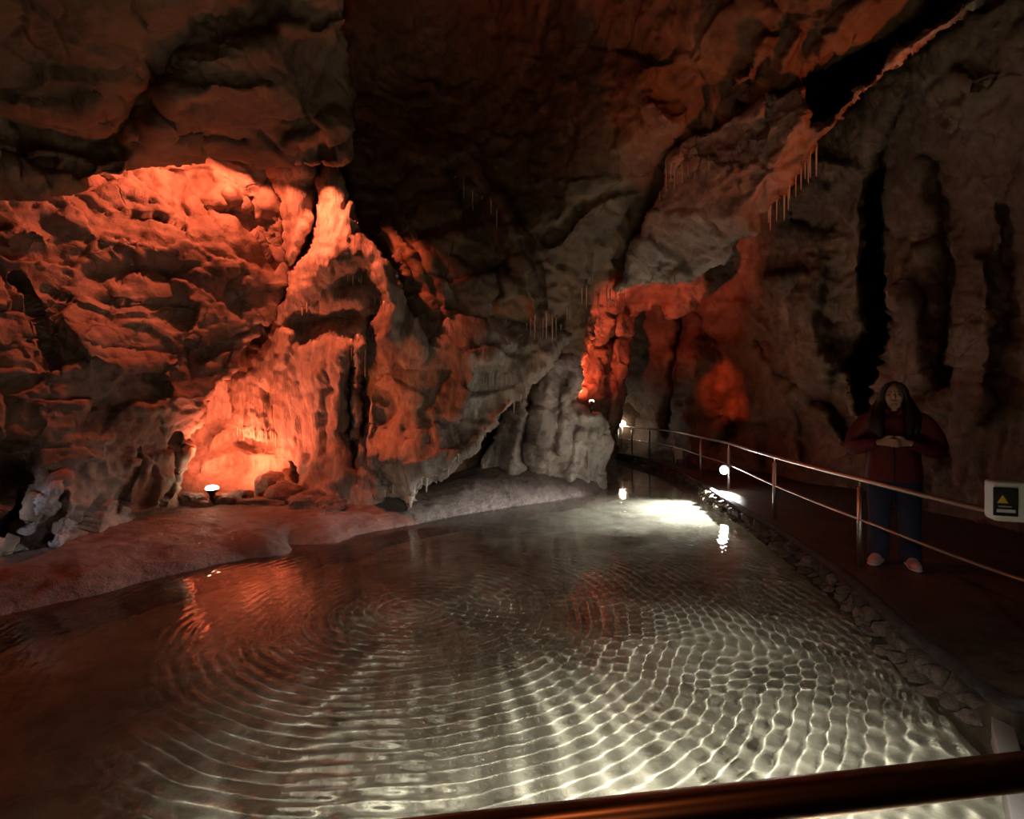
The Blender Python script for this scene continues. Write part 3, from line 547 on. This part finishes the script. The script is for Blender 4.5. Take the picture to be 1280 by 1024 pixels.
# ------------------------------------------------------------------ rocks around the alcove lamp
M_DARKROCK = rock_mat('alcove_rock', (.20, .14, .11), (.30, .22, .18), (.40, .31, .26), 5, .6, .6, .2)
for k, (px, py, d, sx, sy, sz, rz, lb) in enumerate([
        (241, 637, 7.22, .16, .12, .14, .2, 'small round rock at the left foot of the alcove lamp'),
        (252, 641, 7.12, .13, .10, .08, .5, 'flat dark rock in front of the alcove lamp'),
        (283, 636, 7.30, .20, .11, .13, .1, 'blocky dark rock right of the alcove lamp'),
        (301, 631, 7.36, .18, .12, .11, -.2, 'low rock between the blocky rock and the curved slab'),
        (328, 637, 7.32, .34, .14, .09, -.05, 'long curved rock slab on the alcove sill'),
        (352, 626, 7.42, .22, .16, .17, .3, 'rounded orange rock beside the alcove column foot'),
        (384, 637, 7.25, .26, .18, .17, .4, 'angular orange rock at the column foot'),
        (412, 640, 7.22, .20, .16, .12, .9, 'grey brown rock right of the angular orange rock'),
        (338, 608, 7.72, .20, .18, .22, .9, 'upright brown rock inside the alcove')]):
    p = P(px, py-(8 if k < 8 else 0), d); me = rock_mesh('rock', (1, 1, 1), M_DARKROCK, 40+k, 3, .3); o = bpy.data.objects.new('rock', me); COL.objects.link(o)
    o.location = p; o.scale = (sx, sy, sz); o.rotation_euler = (0, 0, rz); tag(o, lb, 'rock', 'rocks around the alcove lamp')

# ------------------------------------------------------------------ lamps that show
M_DARK = plain('black_housing', (.03, .028, .026), .5); M_STEEL = plain('brushed_steel', (.62, .60, .58), .42, 1.0, .05, 200, .5, .1)
def ball(name, c, r, mat, parent=None, sc_=(1, 1, 1), seg=20):
    bm = bmesh.new(); bmesh.ops.create_uvsphere(bm, u_segments=seg, v_segments=seg//2, radius=r); bmesh.ops.scale(bm, vec=sc_, verts=bm.verts); bmesh.ops.translate(bm, vec=Vector(c), verts=bm.verts)
    return from_bm(name, bm, mat, parent, True)
# alcove lamp on a short stake
b0 = P(265, 648, 7.2); t = empty('alcove_lamp', b0); tag(t, 'small ground lamp glowing white on a stake before the alcove', 'lamp')
tp = P(265, 619, 7.2)
tube('stake', [b0-[0, 0, .05], tp], .032, M_DARK, t, 10); tube('head', [tp, tp+[0, 0, .05], tp+[0, .01, .075]], [.045, .075, .085], M_DARK, t, 14)
ball('bulb', tp+[0, 0, .095], .082, emit('alcove_bulb', (1, .75, .5), 45), t, (1, 1, .5))
lamp('alcove_light', tp+[.0, .18, .22], P(315, 480, 8.3), 240, SALMON, .05, 170, .6)
# floodlight clamped on the railing post
fp = P(905, 588, 9.0); t = empty('flood_lamp', fp); tag(t, 'white floodlight clamped low on a railing post', 'lamp')
fdir = Vector((-.45, -.80, -.30)).normalized(); fd = np.array(fdir)
tube('housing', [fp+[.02, .04, 0]-fd*.16, fp+[.02, .04, 0]-fd*.10, fp-fd*.03], [.03, .06, .078], M_DARK, t, 16)
ball('bulb', fp, .066, emit('flood_bulb', (1, .97, 1), 60), t)
tube('bracket', [fp-fd*.10, fp+[.10, .16, -.03]], .015, M_DARK, t, 8)
lamp('flood_light', fp+fd*.10+np.array([0, 0, .02]), fp+[-.8, -.48, -1.0], 2500, (1, .98, .95), .05, 112, .8, True)
# distant lamp at the end of the railing
fp = P(778, 530, 15.9); t = empty('path_lamp', fp-np.array([0, 0, .85])); tag(t, 'distant round path lamp at the far end of the railing', 'lamp')
tube('pole', [fp-[0, 0, .88], fp-[0, 0, .06]], .025, M_STEEL, t, 8); ball('globe', fp, .10, emit('path_bulb', (1, .85, .68), 14), t)
lamp('path_light', fp+[.0, -.15, -.02], fp+[.5, -.8, -1], 5, (1, .85, .65), .08, 160, .8)
# red lamp on the pier shoulder
fp = P(739, 512, 9.75); t = empty('red_lamp', fp); tag(t, 'small dark spotlight on the rock shoulder below the red arch', 'lamp')
tube('housing', [fp, fp+[0, .03, .06], fp+[.02, .08, .13]], [.03, .05, .055], M_DARK, t, 12); ball('lens', fp+[.02, .09, .135], .05, emit('red_bulb', (1, .45, .3), 30), t, (1, .6, 1))
tube('stake', [fp-[0, 0, .14], fp], .02, M_DARK, t, 8)
lamp('red_light', fp+[.03, .30, .26], P(733, 430, 10.8), 430, (1, .13, .06), .04, 124, .5)

# ------------------------------------------------------------------ railing along the path
POSTS = [Pz(a, b, PATH_Z)[:2] for a, b in [(773, 565.5), (790, 568.5), (812, 573), (842, 580.5), (876, 596), (911, 612), (968, 648), (1075, 708)]]+[np.array([3.13, 2.95])]
RH = .80
base = np.array([POSTS[5][0], POSTS[5][1], PATH_Z]); rail = empty('path_railing', base); tag(rail, 'long curved steel railing between path and pool', 'railing')
line = catmull([POSTS[0]+[-.25, .6]]+POSTS+[np.array([3.9, 2.3])], 10)
M_RAIL = plain('rail_steel', (.62, .52, .44), .3, 1.0, .05, 120, .5, .1)
tube('top_rail', [(p[0], p[1], PATH_Z+RH) for p in line], .0215, M_RAIL, rail, 12)
tube('mid_rail', [(p[0], p[1], PATH_Z+.43) for p in line], .013, M_RAIL, rail, 10)
for p in POSTS:
    po = tube('post', [(p[0], p[1], PATH_Z-.01), (p[0], p[1], PATH_Z+RH-.075)], .025, M_STEEL, rail, 14)
    pin = tube('pin', [(p[0], p[1], PATH_Z+RH-.08), (p[0], p[1], PATH_Z+RH)], .009, M_STEEL, None, 8); pin.parent = po
# ------------------------------------------------------------------ viewing deck rail in the foreground
ra = np.array([-.7, .518, CAMZ-.5]); rb = np.array([1.39, .816, CAMZ-.5])
fr = empty('deck_rail', (1.2, .80, CAMZ-1.4)); tag(fr, 'thick coppery deck handrail crossing the bottom of the view', 'handrail')
tube('handrail', [ra+(rb-ra)*t_ for t_ in np.linspace(0, 1, 12)], .0225, plain('bronze_steel', (.62, .40, .28), .30, 1.0, .0, 100, .5, .1), fr, 28)
M_BEAM = plain('pale_galvanised_steel', (.50, .47, .45), .5, .3, .1, 60)
for nm, a, b, wd, lbl in (('deck_beam', (2.68, 2.92), (1.55, 1.50), .085, 'pale steel deck beam running from the path corner under the handrail'), ('deck_beam', (2.90, 2.90), (1.78, 1.42), .07, 'second pale deck beam outside the first one')):
    a = np.array(a); b = np.array(b); c = (a+b)/2; L_ = np.linalg.norm(a-b); o = box(nm, (0, 0, 0), (L_, wd, .16), M_BEAM, None, math.atan2((b-a)[1], (b-a)[0]), .008)
    o.location = (c[0], c[1], .0); tag(o, lbl, 'beam', 'deck beams')

# ------------------------------------------------------------------ boxes on the railing
M_WBOX = plain('white_plastic', (.66, .62, .57), .45); bp = P(1267, 627, 3.08); rz = math.radians(-22)
t = empty('control_box', bp-np.array([0, 0, .12])); tag(t, 'white control box with a black warning plate on the railing', 'control box')
def loc(u, v, h): return bp+np.array([math.cos(rz)*u-math.sin(rz)*v, math.sin(rz)*u+math.cos(rz)*v, h])
box('case', loc(.05, .04, 0), (.30, .14, .235), M_WBOX, t, rz, .018, 3)
box('warning_plate', loc(-.05, -.034, .0), (.115, .010, .165), plain('black_plate', (.02, .02, .02), .3), t, rz, .004)
bm = bmesh.new(); vs_ = [bm.verts.new(Vector(loc(-.065+u, -.041, .012+h))) for u, h in ((-.026, -.02), (.026, -.02), (0, .028))]; bm.faces.new(vs_)
r_ = bmesh.ops.extrude_face_region(bm, geom=bm.faces[:]); bmesh.ops.translate(bm, vec=Vector(loc(0, .004, 0)-loc(0, 0, 0)), verts=[v for v in r_['geom'] if isinstance(v, bmesh.types.BMVert)])
wt = from_bm('warning_triangle', bm, plain('yellow_print', (.62, .42, .03), .5), t); wt['label'] = 'yellow warning triangle'
box('print_strip', loc(-.05, -.0405, -.052), (.085, .004, .018), plain('white_print', (.6, .58, .55), .5), t, rz)
box('print_line', loc(-.055, -.0405, -.027), (.06, .004, .007), plain('white_print', (.35, .34, .33), .5), t, rz)
box('clamp', loc(.10, .09, -.10), (.05, .10, .05), M_STEEL, t, rz)
bp2 = P(848, 567, 12.75); t = empty('junction_box', bp2); tag(t, 'small white junction box fixed to a far railing post', 'junction box')
box('case', bp2, (.18, .10, .27), M_WBOX, t, 0, .02); box('cover', bp2-np.array([0, .055, 0]), (.14, .012, .22), M_WBOX, t, 0, .004)
tube('cable', [bp2-[0, 0, .13], bp2-[.03, 0, .25], bp2-[0.02, 0, .30]], .012, M_DARK, t, 6)

# ------------------------------------------------------------------ the visitor behind the railing
def tube_data(pts, rad, seg=14, up=(0, 0, 1)):
    o = tube('tmp', pts, rad, M_DARK, None, seg, True, up); me = o.data; v = [tuple(x.co) for x in me.vertices]; f = [tuple(p.vertices) for p in me.polygons]
    bpy.data.objects.remove(o); bpy.data.meshes.remove(me); return v, f
def ball_data(c, r, seg=18):
    bm = bmesh.new(); bmesh.ops.create_uvsphere(bm, u_segments=seg, v_segments=seg//2+2, radius=1)
    v = [tuple(np.array(x.co[:])*r+np.array(c)) for x in bm.verts]; f = [tuple(y.index for y in p.verts) for p in bm.faces]; bm.free(); return v, f
def fuse(name, pieces, vox, mat, parent, smooth=4):
    """melts overlapping pieces into one continuous skin"""
    V = []; Fc = []
    for v, f in pieces:
        b = len(V); V += v; Fc += [tuple(i+b for i in x) for x in f]
    me = bpy.data.meshes.new(name); me.from_pydata(V, [], Fc); o = bpy.data.objects.new(name, me); COL.objects.link(o)
    m = o.modifiers.new('r', 'REMESH'); m.mode = 'VOXEL'; m.voxel_size = vox; m.use_smooth_shade = True
    if smooth: sm = o.modifiers.new('s', 'SMOOTH'); sm.iterations = smooth; sm.factor = .5
    dg = bpy.context.evaluated_depsgraph_get(); me2 = bpy.data.meshes.new_from_object(o.evaluated_get(dg)); o.modifiers.clear(); o.data = me2; bpy.data.meshes.remove(me)
    me2.name = name; me2.polygons.foreach_set('use_smooth', np.ones(len(me2.polygons), bool)); me2.materials.clear(); me2.materials.append(mat); o.parent = parent; return o
A = np.array
pr = empty('person', (3.56, 4.92, PATH_Z)); pr.rotation_euler = (0, 0, -.62)
tag(pr, 'person in dark red jacket and blue jeans standing with hands joined', 'person')
M_SKIN = plain('skin', (.52, .30, .22), .5); M_JACK = plain('burgundy_cloth', (.13, .012, .014), .75, 0, .4, 90); M_JEAN = plain('navy_denim', (.022, .032, .075), .85, 0, .4, 200); M_SHOE = plain('pale_pink_canvas', (.66, .46, .42), .6); M_HAIR = plain('dark_brown_hair', (.022, .013, .009), .45, 0, .5, 150)
def limb(pts, r): return tube_data(catmull(pts, 5), list(np.interp(np.linspace(0, len(pts)-1, (len(pts)-1)*5+1), range(len(pts)), r)))
HX, HZ = .0, 1.575
body = [ball_data((0, -.005, HZ), (.076, .092, .112)), ball_data((0, -.035, HZ-.055), (.058, .062, .062)), ball_data((0, -.096, HZ-.012), (.014, .020, .024), 10), ball_data((0, -.088, HZ+.012), (.009, .014, .028), 10), ball_data((0, -.086, HZ-.095), (.026, .02, .02), 10),
        ball_data((-.038, -.072, HZ-.022), (.026, .022, .024), 10), ball_data((.038, -.072, HZ-.022), (.026, .022, .024), 10), ball_data((-.077, .005, HZ-.01), (.012, .02, .032), 10), ball_data((.077, .005, HZ-.01), (.012, .02, .032), 10),
        tube_data([(0, .02, 1.30), (0, .015, 1.42), (0, .0, 1.53)], [.085, .06, .052]), limb([(0, .01, .80), (0, .01, 1.0), (0, .015, 1.2), (0, .02, 1.36)], [.13, .115, .13, .10])]
for s in (-1, 1):
    body += [limb([(s*.085, 0, .86), (s*.10, 0, .48), (s*.11, .02, .07)], [.085, .055, .036]), limb([(s*.02, .02, 1.37), (s*.185, .02, 1.345), (s*.30, .02, 1.09)], [.06, .055, .045]), limb([(s*.30, .02, 1.09), (s*.20, -.14, 1.12), (s*.105, -.215, 1.145)], [.042, .036, .026])]
    wr = A([s*.105, -.215, 1.145]); pl = A([s*.045, -.245, 1.15])
    body += [tube_data([wr, wr*.5+pl*.5, pl], [(.020, .028), (.018, .036), (.015, .036)], 12)]
    for k in range(4):
        h = 1.178-.019*k; L_ = (.055, .066, .062, .048)[k]; a0 = A([s*.05, -.247, h]); a1 = A([s*.018, -.262-.004*k, h-.002]); a2 = A([-s*(L_-.042), -.258+(.014 if s > 0 else -.016), h-.008]); a3 = A([-s*(L_-.018), -.246+(.014 if s > 0 else -.016), h-.012])
        body += [limb([a0, a1, a2, a3], [.0095, .009, .008, .0065])]
    body += [limb([(s*.085, -.225, 1.165), (s*.055, -.250, 1.196), (s*.022, -.268, 1.203), (s*.004, -.272, 1.196)], [.012, .0105, .009, .007])]
fuse('body', body, .0055, M_SKIN, pr, 2)
jk = [tube_data([(0, .01, .775), (0, .01, .83), (0, .01, .98), (0, .012, 1.12), (0, .015, 1.26), (0, .02, 1.35), (0, .02, 1.40), (0, .015, 1.435)], [(.215, .15), (.222, .155), (.205, .15), (.20, .145), (.205, .14), (.175, .12), (.10, .085), (.075, .075)], 24, (0, 1, 0))]
for s in (-1, 1):
    jk += [limb([(s*.12, .02, 1.345), (s*.20, .02, 1.32), (s*.285, .02, 1.20), (s*.325, .005, 1.08)], [.08, .092, .086, .080]), limb([(s*.325, .005, 1.08), (s*.27, -.10, 1.085), (s*.19, -.17, 1.115), (s*.125, -.205, 1.135)], [.080, .070, .058, .046])]
jo = fuse('jacket', jk, .012, M_JACK, pr, 3)
z_ = tube('zip', [(0, -.150, .79), (0, -.148, .98), (0, -.138, 1.12)], .006, M_DARK, None, 6); z_.parent = jo
c_ = tube('collar', [(.085*math.cos(t_), .015+.085*math.sin(t_), 1.44-.02*math.sin(t_)*-1) for t_ in np.linspace(-1.2, math.pi+1.2, 24)], [(.02, .03)]*24, M_JACK, None, 8); c_.parent = jo
tr = []
for s in (-1, 1): tr += [limb([(s*.09, .01, .86), (s*.105, .005, .66), (s*.115, .0, .45), (s*.12, .015, .20), (s*.125, .02, .055)], [.125, .108, .088, .086, .092])]
tr += [ball_data((0, .015, .84), (.20, .135, .11))]
fuse('trousers', tr, .012, M_JEAN, pr, 3)
for s in (-1, 1):
    yaw = s*.22; c, n_ = math.cos(yaw), math.sin(yaw)
    def sp(u, v, h): return (s*.125+c*u-n_*v, n_*u+c*v, h)
    pts = [sp(0, v, h) for v, h in ((.085, .055), (.06, .06), (0, .062), (-.07, .05), (-.13, .04), (-.175, .034), (-.195, .030))]
    sh_ = fuse('shoe', [tube_data(pts, [(.030, .035), (.040, .050), (.044, .056), (.048, .045), (.050, .036), (.040, .030), (.018, .018)], 16)], .006, M_SHOE, pr, 2)
    so = fuse('sole', [tube_data([sp(0, v, .014) for v in (.092, .06, 0, -.07, -.14, -.185, -.203)], [(.03, .013), (.043, .013), (.046, .013), (.051, .013), (.053, .013), (.042, .013), (.018, .012)], 16)], .005, plain('white_rubber', (.7, .62, .58), .5), None, 1); so.parent = sh_
hr = [ball_data((0, .035, HZ+.025), (.092, .092, .108)), ball_data((0, .05, HZ-.06), (.098, .075, .12)), tube_data([(0, .06, 1.56), (0, .10, 1.42), (0, .13, 1.30), (0, .13, 1.20)], [(.10, .06), (.13, .05), (.14, .04), (.11, .025)], 16, (0, 1, 0))]
for s in (-1, 1):
    hr += [limb([(s*.03, -.05, HZ+.108), (s*.075, -.045, HZ+.055), (s*.092, -.01, HZ-.05), (s*.105, -.03, 1.43), (s*.115, -.10, 1.34), (s*.11, -.135, 1.25), (s*.10, -.14, 1.17)], [.022, .026, .034, .045, .048, .042, .016]), limb([(s*.085, .03, HZ), (s*.13, .02, 1.45), (s*.155, -.05, 1.37), (s*.155, -.11, 1.26), (s*.14, -.12, 1.20)], [.03, .05, .05, .04, .015])]
fuse('hair', hr, .009, M_HAIR, pr, 2)
for s in (-1, 1):
    e_ = ball('eye', (s*.030, -.083, HZ+.006), .0095, plain('dark_eye', (.03, .02, .015), .2), None, (1.25, .6, .7), 10); e_.parent = pr
    e_ = tube('eyebrow', [(s*.016, -.094, HZ+.026), (s*.032, -.091, HZ+.031), (s*.048, -.080, HZ+.026)], .0032, M_HAIR, None, 6); e_.parent = pr
m_ = tube('mouth', [(-.024, -.088, HZ-.050), (-.012, -.096, HZ-.054), (0, -.098, HZ-.055), (.012, -.096, HZ-.054), (.024, -.088, HZ-.050)], [.002, .005, .0055, .005, .002], plain('lips', (.36, .10, .09), .4), None, 8); m_.parent = pr
